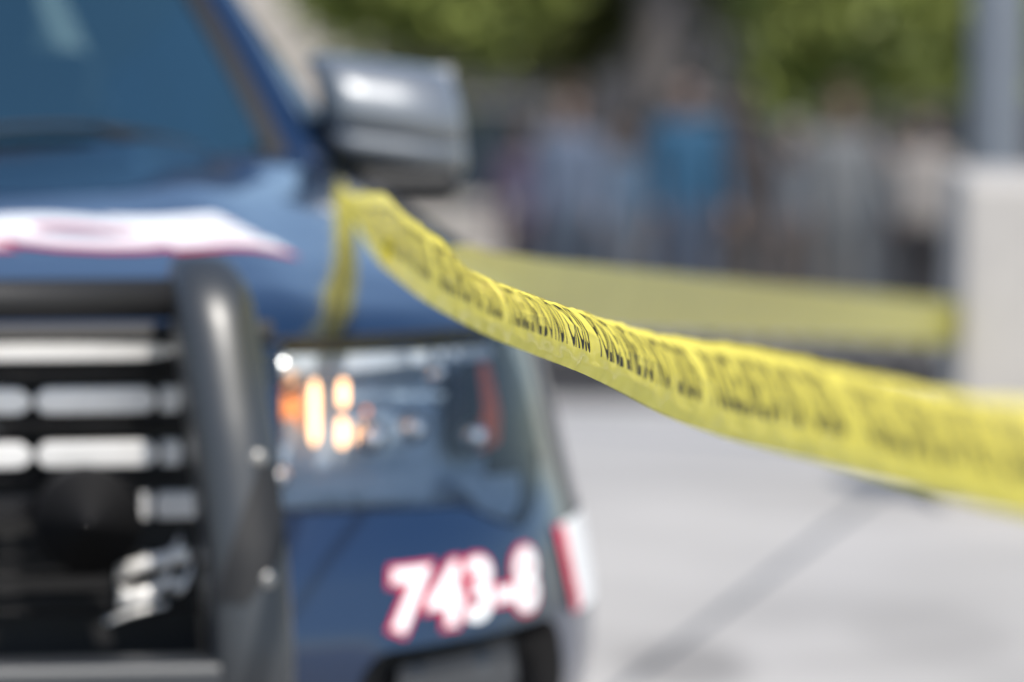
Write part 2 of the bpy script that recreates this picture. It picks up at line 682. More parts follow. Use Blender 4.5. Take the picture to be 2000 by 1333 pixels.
# ---- lettering
def text_mesh(s, size, offset=0.0, shear=0.0, space=1.0, align='LEFT'):
    c = bpy.data.curves.new('text', 'FONT')
    c.body = s
    c.size = size
    c.offset = offset
    c.shear = shear
    c.space_character = space
    c.align_x = align
    c.resolution_u = 4
    o = bpy.data.objects.new('text', c)
    col.objects.link(o)
    bpy.context.view_layer.update()
    me = bpy.data.meshes.new_from_object(o.evaluated_get(bpy.context.evaluated_depsgraph_get()))
    bpy.data.objects.remove(o)
    bpy.data.curves.remove(c)
    return me


def cut_grid(me, du, dv):
    bm = bmesh.new()
    bm.from_mesh(me)
    bmesh.ops.triangulate(bm, faces=bm.faces)
    for ax, d in ((0, du), (1, dv)):
        lo = min(v.co[ax] for v in bm.verts)
        hi = max(v.co[ax] for v in bm.verts)
        k = math.floor(lo / d) + 1
        while k * d < hi:
            co = Vector((0, 0, 0))
            co[ax] = k * d
            no = Vector((0, 0, 0))
            no[ax] = 1
            bmesh.ops.bisect_plane(bm, geom=list(bm.verts) + list(bm.edges) + list(bm.faces), dist=1e-6, plane_co=co, plane_no=no)
            k += 1
    bm.verts.index_update()
    vs = [v.co.copy() for v in bm.verts]
    fs = [tuple(v.index for v in f.verts) for f in bm.faces]
    bm.free()
    return vs, fs


def lettering(name, s, size, fn, m, parent, du, dv, sx=1.0, **kw):
    me = text_mesh(s, size, **kw)
    vs, fs = cut_grid(me, du, dv)
    bpy.data.meshes.remove(me)
    return mesh_obj(name, [fn(v.x * sx, v.y) for v in vs], fs, m, parent)


# POLICE across the hood, read from in front
for nm, o_, m_, h_ in (('hood_lettering_outline', .026, M['decal_red'], .0015), ('hood_lettering', .021, M['decal_white'], .003)):
    lettering(nm, 'POLICE', .25, lambda u, v, h=h_: hood_pt(u, (.50 if h > .002 else .480) + v, h), m_, hood, .03, .03, sx=1.22, offset=o_, align='CENTER', space=1.12, shear=-.30)

# fleet number on the bumper corner
qa, za = pix_to_qz(757, 1232)
qb, zb = pix_to_qz(1050, 1180)


_m = text_mesh('743-8', .115, shear=.18, space=1.07)
NUM_W = max(v.co.x for v in _m.vertices) * .93
bpy.data.meshes.remove(_m)


def num_fn(off):
    def fn(u, v):
        t = u / NUM_W
        return surf(qa + (qb - qa) * t, za + (zb - za) * t + v, off)
    return fn


for nm, o_, m_, h_ in (('fleet_number_outline', .0105, M['decal_red'], .0025), ('fleet_number', .0042, M['decal_white'], .005)):
    lettering(nm, '743-8', .115, num_fn(h_), m_, body, .015, .03, sx=.93, offset=o_, shear=.18, space=1.07)

# start of the side stripe: red band, then white
_a, _b = pix_to_qz(1078, 1030), pix_to_qz(1114, 1196)
_c, _d = pix_to_qz(1094, 1026), pix_to_qz(1128, 1198)
patch(densify([_a, (_c[0] + .001, _a[1]), (_d[0] + .001, _b[1]), _b]), .005).build('side_stripe_red', M['decal_red'], body, True)
patch(densify([(_c[0], _a[1] + .002), (_c[0] + .30, _a[1] + .002), (_d[0] + .30, _b[1] - .002), (_d[0], _b[1] - .002)]), .003).build('side_stripe_white', M['decal_white'], body, True)

# ---- upper and lower grille
mb = MB()
mb.grid(lambda x, z: (x, .10 + .12 * x * x, z), lin(-.52, .52, 15), lin(.56, 1.07, 6))
mb.grid(lambda x, y: (x, y + .08 * x * x, 1.062), lin(-.46, .46, 10), [.02, .12])
grille = mb.build('grille', M['black_matt'], suv)
mb = MB()
_tr = [surf(q_of_xn(x), 1.058) for x in lin(0, .47, 21)]
_tr = [Vector((-p.x, p.y, p.z)) for p in reversed(_tr[1:])] + _tr
mb.grid(lambda i, t: _tr[int(i)] + Vector((0, -.010 + .010 * t * t, .004 + .022 * t)), range(41), lin(0, 1, 4))
mb.grid(lambda i, t: _tr[int(i)] + Vector((0, -.010 + .03 * t, .004)), range(41), lin(0, 1, 2))
mb.build('grille_top_trim', M['black_matt'], grille, True)


def fy(x, z, off=0.0):
    return surf(q_of_xn(min(abs(x) / interp(WT, z), .999)), z).y - off


def grille_bar(z, h, x0, x1, m, nm, off=.008, depth=.03):
    """horizontal bar with rounded front and ends"""
    m_ = MB()
    xs = lin(x0, x1, 18)
    sec = [(-1, 0), (-.97, .30), (-.90, .50), (-.80, .52), (.80, .52), (.90, .50), (.97, .30), (1, 0)]
    vs, fs = [], []
    for i, x in enumerate(xs):
        k = min(1, math.sqrt(max(0, min(i, len(xs) - 1 - i) / 1.2)) * .75 + .25)
        for s_, c_ in sec:
            vs.append((x, fy(x, z) - off + depth * (.52 - c_) - .0010 * s_, z + s_ * h / 2 * k))
    n = len(sec)
    for i in range(len(xs) - 1):
        for j in range(n - 1):
            fs.append((i * n + j, i * n + j + 1, (i + 1) * n + j + 1, (i + 1) * n + j))
    fs += [tuple(range(n)), tuple((len(xs) - 1) * n + j for j in range(n - 1, -1, -1))]
    m_.add(vs, fs)
    return m_.build(nm, m, grille, False)


grille_bar(1.046, .026, -.330, .330, M['chrome'], 'chrome_bar', .004)
for z, h in ((.979, .036), (.906, .036)):
    for s in (-1, 1):
        a = sorted((s * .300, s * .327))
        grille_bar(z, h, a[0], a[1], M['chrome'], 'chrome_bar_end')
        b = sorted((s * .124, s * .293))
        grille_bar(z, h, b[0], b[1], M['chrome'], 'chrome_bar')
    grille_bar(z, h, -.118, .118, M['chrome'], 'chrome_bar')
for s in (-1, 1):
    for a, b in ((.268, .284), (.290, .360)):
        p = sorted((s * a, s * b))
        grille_bar(.834, .038, p[0], p[1], M['chrome'], 'chrome_bar_end', .010)
grille_bar(.834, .036, -.262, .262, M['black_gloss'], 'dark_bar', .008)
grille_bar(.944, .012, -.40, .40, M['black_gloss'], 'dark_bar', -.02)
grille_bar(1.012, .012, -.42, .42, M['black_gloss'], 'dark_bar', -.02)
grille_bar(.870, .012, -.40, .40, M['black_gloss'], 'dark_bar', -.02)
for z in (.69, .715, .74, .765):
    grille_bar(z, .008, -.40, .40, M['black_gloss'], 'lower_slat', -.03, .02)
# oval badge in the middle of the grille
mb = MB()
mb.grid(lambda r, a: (r * .075 * math.cos(a), fy(0, .942) - .024 + r * r * .008, .942 + r * .03 * math.sin(a)), [0.001, .5, .85, 1], lin(0, 2 * math.pi, 33))
mb.build('badge', M['black_gloss'], grille, True)

# ---- push bumper
push = mat('push', (0, 0, 0))
bpy.data.materials.remove(push)


def bar_y(z):
    return interp([(.30, -.20), (.45, -.275), (.65, -.295), (.80, -.275), (.95, -.235), (1.08, -.185), (1.15, -.150), (1.195, -.11)], z)


def bar_x(z):
    return interp([(.30, .395), (.65, .388), (.80, .380), (.95, .368), (1.08, .355), (1.195, .345)], z)


for s in (1, -1):
    mb = MB()
    zs = lin(.30, 1.10, 22) + [1.10 + .085 * math.sin(a) for a in lin(.15, math.pi / 2, 8)]
    ring = []
    wd, dp = .056, .13
    for z in zs:
        over = max(0, z - 1.10) / .085
        k = math.sqrt(max(0.0, 1 - min(over, .995) ** 2))
        yc = bar_y(z)
        sec = []
        for a in lin(0, math.pi, 13):                       # rounded face
            sec.append((math.cos(a) * wd * (.45 + .55 * k if over else 1), yc + .045 - .045 * math.sin(a) * 1.0 + (1 - k) * .05))
        sec.append((-wd * .94 * (.45 + .55 * k if over else 1), yc + dp - (1 - k) * .03))
        sec.append((wd * .94 * (.45 + .55 * k if over else 1), yc + dp - (1 - k) * .03))
        ring.append([(s * (bar_x(z) + x), y, z) for x, y in sec])
    n = len(ring[0])
    vs = [p for r in ring for p in r]
    fs = [(i * n + j, i * n + (j + 1) % n, (i + 1) * n + (j + 1) % n, (i + 1) * n + j) for i in range(len(zs) - 1) for j in range(n)]
    fs.append(tuple((len(zs) - 1) * n + j for j in range(n)))
    mb.add(vs, fs)
    up = mb.build('push_bumper_upright', M['bar_paint'], suv, True)
    # dark diagonal sheet and two bolts on the face
    mb = MB()
    gz = lin(.735, .915, 10)
    vs, fs = [], []
    for z in gz:
        t = (z - .735) / .18
        x_lo, x_hi = -.052 + max(0, t - .25) * .075, .0 + t * .056
        x_lo = -.050 + .075 * t ** 1.4 if t > .1 else -.050
        x_hi = min(.052, -.012 + .16 * t)
        for x in lin(x_lo, x_hi, 5):
            yy = bar_y(z) + .045 - .045 * max(0, 1 - (x / wd) ** 2) ** .5 - .004
            vs.append((s * (bar_x(z) + x), yy, z))
    fs = [(i * 5 + j, i * 5 + j + 1, (i + 1) * 5 + j + 1, (i + 1) * 5 + j) for i in range(9) for j in range(4)]
    mb.add(vs, fs)
    mb.build('diagonal_band', M['black_matt'], up, True)
    for bx_, bz_ in ((.022, .925), (.018, .765)):
        mb = MB()
        mb.ball((s * (bar_x(bz_) + bx_), bar_y(bz_) + .004, bz_), .012, 12, 8, (1, .7, 1))
        mb.build('bolt', M['steel_bolt'], up, True)
# cross members
mb = MB()
mb.tube([(-.33, -.075, 1.128), (0, -.085, 1.128), (.33, -.075, 1.128)], .029, 14)
mb.build('push_bumper_crossbar', M['black_matt'], suv, True)
mb = MB()
mb.box((0, -.225, .625), (.72, .09, .055), bev=.012)
mb.build('push_bumper_crossbar', M['bar_paint'], suv)
mb = MB()
mb.box((0, -.225, .46), (.72, .06, .20), bev=.012)
mb.build('push_bumper_skid', M['bar_paint'], suv)
# siren speaker on its bracket behind the push bumper
mb = MB()
mb.tube([(.185, -.10, .822), (.185, -.045, .822)], [.072, .074], 32)
mb.tube([(.185, -.102, .822), (.185, -.092, .822)], [.070, .020], 32)
spk = mb.build('siren_speaker', M['speaker'], suv, True)
mb = MB()
mb.box((.185, -.02, .79), (.03, .05, .02))
mb.build('speaker_bracket', M['black_matt'], spk)
# curved chrome pieces added for the crumpled bright reflection in the lower grille
glints = MB()
for k, (x, z, w, h) in enumerate(((.285, .752, .10, .022), (.275, .728, .075, .020), (.268, .706, .06, .018), (.30, .775, .05, .014), (.262, .684, .085, .010), (.325, .738, .03, .02))):
    tilt = random.uniform(-.35, .35)
    glints.grid(lambda u, v, x=x, z=z, w=w, h=h, tl=tilt: (x + u * w / 2, -.035 + .012 * (u * u + v * v) + tl * .02 * v, z + v * h / 2 + u * .012 - .016 * (1 - u * u) * (1 if k % 2 else -.3)), lin(-1, 1, 7), lin(-1, 1, 5))
glints.build('glint_pieces', M['chrome'], suv, True)

# ---- headlights, fog lamps (both sides)
head_box = (min(p[0] for p in HEAD), max(p[0] for p in HEAD))
for s in (1, -1):
    def F(mb, s=s):
        if s < 0:
            mb.v = [(-x, y, z) for x, y, z in mb.v]
            mb.f = [tuple(reversed(f)) for f in mb.f]
        return mb
    dh = densify(HEAD)
    mb = MB()
    poly_loop_strip(mb, dh, 0.0, -.075, shrink_b=.10)
    hl = F(mb).build('headlight', M['lamp_dark'], suv, True)
    # silver back wall of the lamp, with a dark outer chamber
    c = (sum(p[0] for p in dh) / len(dh), sum(p[1] for p in dh) / len(dh))
    inner = [(q + (c[0] - q) * .08, z + (c[1] - z) * .08) for q, z in dh]
    F(patch(inner, -.074)).build('reflector', M['lamp_bowl'], hl, True)
    F(patch(dh, .004)).build('lens', M['lens'], hl, True)
    mb = MB()
    poly_loop_strip(mb, dh, .004, -.012)
    F(mb).build('bezel', M['grey_plastic'], hl, True)
    dark = densify(round_poly(PX([(935, 710), (975, 695), (1010, 800), (1016, 880), (950, 885), (930, 850)]), .012))
    F(patch(dark, -.045)).build('outer_chamber', M['lamp_dark'], hl, True)
    amb = densify(round_poly(PX([(958, 700), (978, 705), (1000, 800), (998, 860), (960, 880), (948, 850), (968, 800)]), .01))
    F(patch(amb, -.020)).build('side_reflector', M['amber_lens'], hl, True)
    # white light guide along the top
    lg = densify(round_poly(PX([(552, 692), (965, 674), (968, 698), (800, 712), (620, 730), (560, 722)]), .01))
    F(patch(lg, -.005)).build('light_guide', M['lamp_white'], hl, True)
    sh = densify(round_poly(PX([(552, 935), (880, 905), (868, 968), (552, 990)]), .01))
    F(patch(sh, -.03)).build('lower_shelf', M['lamp_bowl'], hl, True)
    ou = densify(round_poly(PX([(900, 930), (1035, 920), (1035, 975), (1010, 1012), (960, 995)]), .01))
    F(patch(ou, -.016)).build('lower_corner_guide', M['lamp_bowl'], hl, True)

    def capsule(px, y0, y1, r, m_, off=-.04):
        a, b = pix_to_qz(px, y0), pix_to_qz(px, y1)
        p0, p1 = surf(*a, off), surf(*b, off)
        d = (p1 - p0)
        mb = MB()
        ts = lin(0, 1, 12)
        mb.tube([p0 + d * t for t in ts], [r * max(.15, math.sqrt(max(0, 1 - (2 * t - 1) ** 6))) for t in ts], 10)
        F(mb).build('amber_bulb', m_, hl, True)
    capsule(641, 730, 866, .0065, M['amber'])
    capsule(700, 730, 784, .0065, M['amber'])
    capsule(698, 808, 870, .0065, M['amber'])
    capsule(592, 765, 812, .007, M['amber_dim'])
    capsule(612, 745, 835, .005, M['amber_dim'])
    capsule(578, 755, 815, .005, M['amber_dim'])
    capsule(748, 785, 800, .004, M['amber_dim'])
    for px, py, r in ((745, 850, .034), (833, 832, .028), (565, 715, .034), (862, 725, .020), (958, 846, .028), (553, 932, .020)):  # chrome balls added to throw sun glints inside the lamp
        q, z = pix_to_qz(px, py)
        p = surf(q, z, -.03 if r > .02 else -.012)
        mb = MB()
        mb.ball(p, r * .8, 24, 16)
        F(mb).build('glint_ball' if r > .03 else 'glint_dome', M['mirror_chrome'], hl, True)
    # fog lamp recess
    df = densify(FOG)
    mb = MB()
    poly_loop_strip(mb, df, 0.002, -.06, shrink_b=.12)
    fg = F(mb).build('fog_lamp_bezel', M['black_gloss'], suv, True)
    c = (sum(p[0] for p in df) / len(df), sum(p[1] for p in df) / len(df))
    F(patch([(q + (c[0] - q) * .1, z + (c[1] - z) * .1) for q, z in df], -.058)).build('back_plate', M['black_matt'], fg, True)
    gl = densify(round_poly(PX([(800, 1312), (1035, 1255), (1040, 1400), (800, 1420)]), .015))
    F(patch(gl, -.03)).build('fog_lamp', M['grey_plastic'], fg, True)

# ---- windscreen, pillars, roof and cabin
WB = lambda s: Vector((.79 * s, 1.24 + .31 * s * s, 1.235 - .075 * s * s))
WTp = lambda s: Vector((.60 * s, 2.12 + .16 * s * s, 1.70 - .03 * s * s))


def ws(s, t, off=0):
    a, b = WB(s), WTp(s)
    p = a.lerp(b, t)
    bow = .035 * math.sin(math.pi * t)
    return p + Vector((0, -bow * .6, bow * .8)) + Vector((0, -.6, .8)) * off


mb = MB()
mb.grid(lambda s, t: ws(s, t), lin(-1, 1, 25), lin(0, 1, 13))
wsd = mb.build('windshield', M['windshield'], suv, True)
mb = MB()
mb.grid(lambda s, t: ws(s, t * .045, .002), lin(-1, 1, 25), lin(0, 1, 3))
mb.build('frit_band', M['black_gloss'], wsd, True)
mb = MB()
mb.grid(lambda x, t: Vector((x, cow_y(x) - .035, hood_z(x, cow_y(x)) - .012)).lerp(ws(x / .8, .01), t) if t < 1 else ws(x / .8, .02), lin(-.80, .80, 25), lin(0, 1, 3))
cowl = mb.build('cowl', M['black_matt'], suv, True)
# wipers
for x0, x1 in ((-.45, .12), (.15, .70)):
    mb = MB()
    mb.tube([ws(t / .8, .05 + .05 * math.sin((t - x0) / (x1 - x0) * math.pi), .018) for t in lin(x0, x1, 12)], .007, 6)
    mb.tube([ws(x1 / .8 - .02, .0, .012), ws((x0 + x1) / 1.6, .09, .026)], .009, 6)
    mb.build('wiper', M['black_matt'], cowl)
for s in (1, -1):
    mb = MB()
    n = 14
    vs, fs = [], []
    for i, t in enumerate(lin(-.06, 1.02, n)):
        p = WB(1).lerp(WTp(1), t)
        bow = .035 * math.sin(math.pi * min(max(t, 0), 1))
        p = p + Vector((0, -bow * .6, bow * .8))
        w = .085 - .02 * t
        sec = [(-.012, -.004, .002), (.01, -.012, .018), (w * .55, .004, .022), (w, .05, .006), (w * 1.1, .11, -.03), (w * .4, .09, -.05), (-.01, .03, -.03)]
        for a, b, c_ in sec:
            vs.append((s * (p.x + a), p.y + b, p.z + c_))
    k = 7
    fs = [(i * k + j, i * k + (j + 1) % k, (i + 1) * k + (j + 1) % k, (i + 1) * k + j) for i in range(n - 1) for j in range(k)]
    mb.add(vs, fs)
    pil = mb.build('roof_pillar', M['paint'], suv, True)
    mb = MB()
    vs = []
    for t in lin(0, 1, 14):
        p = WB(1).lerp(WTp(1), t)
        bow = .035 * math.sin(math.pi * t)
        p = p + Vector((0, -bow * .6, bow * .8))
        vs += [(s * (p.x - .030), p.y - .022, p.z + .006), (s * (p.x + .004), p.y - .014, p.z + .012)]
    mb.add(vs, [(2 * i, 2 * i + 1, 2 * i + 3, 2 * i + 2) for i in range(13)])
    mb.build('pillar_trim', M['black_matt'], pil, True)
# roof
mb = MB()
mb.grid(lambda s, t: Vector((.64 * s * (1 + .05 * math.sin(t * 3)), 2.10 + .16 * s * s * (1 - t) + 2.5 * t, 1.705 + .05 * math.sin(t * 2.6) - .035 * s * s - .05 * t * t)), lin(-1, 1, 17), lin(0, 1, 17))
mb.build('roof', M['paint'], suv, True)


def belt(y):
    return Vector((interp([(1.5, .965), (2, .965), (4.8, .93)], y), y, 1.145))


def rail(y):
    t = (y - 2.25) / 2.4
    return Vector((.665 * (1 + .04 * math.sin(max(0, t) * 3)), y, 1.675 + .03 * math.sin(max(0, t) * 2.6) - .04 * t * t))


for s in (1, -1):
    def G(y, t):
        a, b = belt(y), rail(max(y, 2.25))
        if y < 2.25:                                   # quarter of the front window follows the pillar
            k = (y - 1.62) / (2.25 - 1.62)
            b = Vector((.90, 1.62, 1.16)).lerp(rail(2.25), max(0, k))
        p = a.lerp(b, t)
        return (s * (p.x + .02 * math.sin(math.pi * t)), p.y, p.z)
    for y0, y1 in ((1.66, 2.78), (2.84, 3.75), (3.81, 4.6)):
        mb = MB()
        mb.grid(G, lin(y0, y1, 14), lin(0, 1, 7))
        mb.build('side_window', M['side_glass'], suv, True)
    for yp in (2.81, 3.78):
        mb = MB()
        mb.grid(G, [yp - .035, yp + .035], lin(0, 1, 7))
        mb.build('roof_pillar', M['black_gloss'], suv, True)
    mb = MB()
    mb.grid(lambda y, t: Vector(surf(q_of_y(y), ztop(q_of_y(y)))).lerp(belt(y), t) * 1.0 if s > 0 else Vector((-1, 1, 1)) * Vector(surf(q_of_y(y), ztop(q_of_y(y)))).lerp(belt(y), t), lin(1.5, 4.9, 20), [0, 1])
    mb.build('window_ledge', M['black_matt'], suv)
    # door handles and shut lines
    for yd in (2.62, 3.55):
        mb = MB()
        p = surf(q_of_y(yd), 1.0)
        mb.tube([(s * (p.x + .006), yd - .11, 1.0), (s * (p.x + .035), yd - .08, 1.0), (s * (p.x + .035), yd + .08, 1.0), (s * (p.x + .006), yd + .11, 1.0)], .012, 8)
        mb.build('door_handle', M['paint'], suv, True)
    for yd in (1.62, 2.80, 3.45):
        mb = MB()
        vs = []
        for z in lin(.36, 1.13, 14):
            p = surf(q_of_y(yd), z)
            vs += [(s * (p.x + .002), yd - .003, z), (s * (p.x + .002), yd + .003, z)]
        mb.add(vs, [(2 * i, 2 * i + 1, 2 * i + 3, 2 * i + 2) for i in range(13)])
        mb.build('door_shut_line', M['black_matt'], body)
# rear, floor, bulkhead so that the cabin is closed
mb = MB()
mb.grid(lambda x, z: (x * interp(WT, z), 5.0 - .02 * z, z), lin(-1, 1, 12), lin(.30, 1.16, 10))
mb.build('tailgate', M['paint'], suv, True)
mb = MB()
mb.grid(lambda x, t: Vector((x, 4.98, 1.15)).lerp(Vector((x * .7, 4.6, 1.66)), t), lin(-.93, .93, 10), lin(0, 1, 5))
mb.build('rear_window', M['side_glass'], suv, True)
mb = MB()
mb.grid(lambda x, y: (x, y, .32), lin(-.9, .9, 4), [.2, 2, 4.95])
mb.grid(lambda x, z: (x, 1.30, z), lin(-.9, .9, 4), [.32, 1.1])
mb.build('floor_pan', M['interior'], suv)
mb = MB()
mb.grid(lambda x, t: (x, 1.28 + .62 * t + .25 * (x / .8) ** 2 * (1 - t), 1.13 + .03 * math.sin(t * 3) - .06 * t), lin(-.78, .78, 12), lin(0, 1, 7))
mb.grid(lambda x, z: (x, 1.90, z), lin(-.78, .78, 12), [.7, 1.075])
mb.build('dashboard', M['interior'], suv, True)
for x in (-.38, .38):
    mb = MB()
    mb.box((x, 2.75, 1.05), (.50, .16, .62), bev=.05)
    mb.box((x, 2.50, .72), (.50, .50, .16), bev=.05)
    mb.box((x, 2.79, 1.44), (.26, .10, .18), bev=.035)
    mb.build('seat', M['seat'], suv)
mb = MB()
mb.tube([(.38 + .18 * math.cos(a), 2.05 + .06 * math.sin(a), 1.05 + .17 * math.sin(a)) for a in lin(0, 2 * math.pi, 25)], .014, 8, cap=False)
mb.build('steering_wheel', M['interior'], suv, True)
# wheels
for yw in (1.02, 3.85):
    for s in (1, -1):
        mb = MB()
        prof = [(.23, -.11), (.36, -.115), (.385, -.09), (.385, .09), (.36, .115), (.23, .11)]
        n = 40
        vs = [(s * (.885 + w), yw + r * math.cos(2 * math.pi * j / n), .385 + r * math.sin(2 * math.pi * j / n)) for r, w in prof for j in range(n)]
        fs = [(i * n + j, i * n + (j + 1) % n, (i + 1) * n + (j + 1) % n, (i + 1) * n + j) for i in range(5) for j in range(n)]
        mb.add(vs, fs)
        wh = mb.build('wheel', M['rubber'], suv, True)
        mb = MB()
        mb.tube([(s * .80, yw, .385), (s * .965, yw, .385)], [.235, .20], 32)
        for k in range(5):
            a = 2 * math.pi * k / 5
            mb.box((s * .972, yw + .12 * math.cos(a), .385 + .12 * math.sin(a)), (.02, .05, .05))
        mb.tube([(s * .96, yw, .385), (s * .985, yw, .385)], [.07, .05], 20)
        mb.build('rim', M['alloy'], wh)
        mb = MB()
        mb.tube([(s * .45, yw, .40), (s * .77, yw, .40)], [.42, .42], 28, cap=True)
        mb.build('wheel_well', M['black_matt'], body)

# ---- door mirrors
for s in (1, -1):
    cx, cy, cz = .982, 1.74, 1.286
    hx, hz, dep = .128, .096, .16

    prof = [(.094, .070), (.096, .030), (.093, -.010), (.082, -.045), (.064, -.070), (.040, -.086), (.012, -.094), (-.012, -.092),
            (-.026, -.084), (-.032, -.074), (-.038, -.074), (-.046, -.082), (-.062, -.078), (-.080, -.060), (-.092, -.025), (-.096, .020), (-.096, .070)]

    def shell(x, j, s=s):
        z, y = prof[int(j)]
        e = (1 - min(abs(x), .999) ** 7) ** .30
        xx = x * hx
        yy = .070 + (y - .070) * (.35 + .65 * e) + .045 * max(0, x) ** 2
        return Vector((s * (cx + xx - .012 * z / hz), cy + yy, cz + z * (.62 + .38 * e) - .016 * x))
    mb = MB()
    mb.grid(shell, [math.sin(a) for a in lin(-math.pi / 2, math.pi / 2, 33)], range(len(prof)))
    mir = mb.build('door_mirror', M['mirror_cap'], suv, True)
    mb = MB()
    mb.grid(lambda x, z: (s * (cx + x * .92), cy + .060, cz + z * .92), lin(-hx, hx, 3), lin(-hz * .95, hz * .95, 3))
    mb.build('mirror_glass', M['mirror_glass'], mir)
    mb = MB()          # black lower shell
    mb.box((s * (cx + .0), cy + .0, cz - hz - .018), (.225, .13, .060), bev=.022)
    mb.build('lower_shell', M['black_matt'], mir)
    mb = MB()          # arm to the door
    mb.tube([(s * .86, cy + .04, cz - .070), (s * .93, cy, cz - .060), (s * 1.02, cy, cz - .05)], [.040, .035, .03], 12)
    mb.build('mirror_arm', M['mirror_cap'], mir, True)
    mb = MB()          # grey piece added to catch light like the pale reflection beside the cowl
    pc = WB(1)
    mb.grid(lambda u, v: (s * (pc.x - .03 + u * .10), pc.y - .16 + v * .26, pc.z - .02 + .035 * math.sin(math.pi * u) * math.sin(math.pi * (.15 + .7 * v)) + v * .03), lin(0, 1, 9), lin(0, 1, 9))
    mb.build('cowl_glint_piece', M['mirror_cap'], suv, True)
    mb = MB()          # triangular foot in the window corner
    mb.add([(s * .955, 1.60, 1.13), (s * .95, 1.86, 1.13), (s * .87, 1.84, 1.28), (s * .93, 1.60, 1.13), (s * .925, 1.86, 1.13), (s * .85, 1.84, 1.28)],
           [(0, 1, 2), (5, 4, 3), (0, 3, 4, 1), (1, 4, 5, 2), (2, 5, 3, 0)])
    mb.build('mirror_foot', M['black_matt'], mir)


# ------------------------------------------------------------------ barrier tape
class Ribbon:
    """a film strip: base = lower edge in space, bowed in section; w = width"""
    def __init__(self, stations, w, nseg=160, wrinkle=0.0):
        # stations: (lower edge point, lean at lower edge, lean at upper edge) angles in degrees
        k = len(stations)
        P_ = [s[0] for s in stations]
        A = [s[1] for s in stations]
        B = [s[2] for s in stations]
        Wd = [s[3] if len(s) > 3 else w for s in stations]
        self.w = w
        self.pts, self.a, self.b, self.wd = [], [], [], []
        for i in range(k - 1):
            p0, p1, p2, p3 = P_[max(i - 1, 0)], P_[i], P_[i + 1], P_[min(i + 2, k - 1)]
            m = max(2, int(nseg / (k - 1)))
            for j in range(m):
                t = j / m
                t2, t3 = t * t, t * t * t
                self.pts.append(0.5 * ((2 * p1) + (p2 - p0) * t + (2 * p0 - 5 * p1 + 4 * p2 - p3) * t2 + (3 * p1 - p0 - 3 * p2 + p3) * t3))
                sm = t * t * (3 - 2 * t)
                self.a.append(A[i] + (A[i + 1] - A[i]) * sm)
                self.b.append(B[i] + (B[i + 1] - B[i]) * sm)
                self.wd.append(Wd[i] + (Wd[i + 1] - Wd[i]) * sm)
        self.pts.append(P_[-1]); self.a.append(A[-1]); self.b.append(B[-1]); self.wd.append(Wd[-1])
        self.n = len(self.pts)
        self.u = [0]
        for i in range(1, self.n):
            self.u.append(self.u[-1] + (self.pts[i] - self.pts[i - 1]).length)
        NV = 40
        self.NV = NV
        self.rows, self.norm = [], []
        for i in range(self.n):
            t = (self.pts[min(i + 1, self.n - 1)] - self.pts[max(i - 1, 0)]).normalized()
            e1 = t.cross(Vector((0, 0, 1))).normalized()
            e1 = e1 if e1.x > 0 else -e1
            e2 = Vector((0, 0, 1)) - t * t.z
            e2.normalize()
            p = self.pts[i].copy()
            row, nr = [], []
            for j in range(NV + 1):
                v = j / NV
                ph = R(self.a[i] + (self.b[i] - self.a[i]) * v)
                nrm = e1 * math.cos(ph) + e2 * math.sin(ph)
                uu = self.u[i]
                d = wrinkle * min(1, uu / 3.0) * (.5 * math.sin(uu * 41 + v * 5) * math.sin(v * 9 + uu * 7) + .35 * math.sin(uu * 97 - v * 11 + 1.3) * math.sin(uu * 13)
                               + .9 * math.exp(-((v - .47 - .03 * math.sin(uu * 9)) / .025) ** 2) * (.5 + .5 * math.sin(uu * 17))
                               + .6 * math.exp(-((v - .12 - .05 * math.sin(uu * 6 + 2)) / .03) ** 2) * (.5 + .5 * math.sin(uu * 23 + 1)))
                row.append(p + nrm * d)
                nr.append(nrm)
                p = p + (e2 * math.cos(ph) - e1 * math.sin(ph)) * (self.wd[i] / NV)
            self.rows.append(row)
            self.norm.append(nr)

    def at(self, u, v, off):
        i = int(np.searchsorted(self.u, u)) - 1
        i = min(max(i, 0), self.n - 2)
        t = (u - self.u[i]) / (self.u[i + 1] - self.u[i])
        x = min(max(v, 0), .9999) * self.NV
        j = int(x)
        s = x - j
        f = lambda G: (G[i][j].lerp(G[i][j + 1], s)).lerp(G[i + 1][j].lerp(G[i + 1][j + 1], s), t)
        return f(self.rows) + f(self.norm).normalized() * off

    def mesh(self, name, m, parent=None, thick=0.0):
        nv = self.NV + 1
        vs = [p for r in self.rows for p in r]
        fs = [(i * nv + j, (i + 1) * nv + j, (i + 1) * nv + j + 1, i * nv + j + 1) for i in range(self.n - 1) for j in range(nv - 1)]
        return mesh_obj(name, vs, fs, m, parent, True)


TW = .088
INV0, INVS = .1429, 1.283e-4


def dep(px):
    return 1 / (INV0 + (px - 745) * INVS)


ST = []
for px, py, s, a, b, *ww in (
        (672, 385, 8.95, 10, 25, .035), (690, 425, 8.5, 8, 28, .055), (714, 472, 8.0, 4, 30, .075), (740, 512, 7.5, -2, 22, .098), (766, 538, 6.95, -8, 20, .106),
        (820, 582, 0, -12, 28, .100), (880, 619, 0, -16, 38, .098), (960, 660, 0, -24, 66), (1040, 692, 0, -27, 76), (1130, 727, 0, -28, 80),
        (1200, 760, 0, -28, 76), (1300, 812, 0, -24, 64), (1400, 850, 0, -18, 54), (1500, 878, 0, -14, 48), (1620, 908, 0, -11, 52),
        (1750, 945, 0, -8, 56), (2000, 1010, 0, -6, 62), (2300, 1085, 0, -4, 50), (2700, 1180, 0, 0, 45)):
    ST.append((unproject(px, py, s or dep(px)), a, b, *(ww or [TW])))
front = Ribbon(ST, TW, 420, .0016)
tape = front.mesh('barrier_tape', M['tape'])
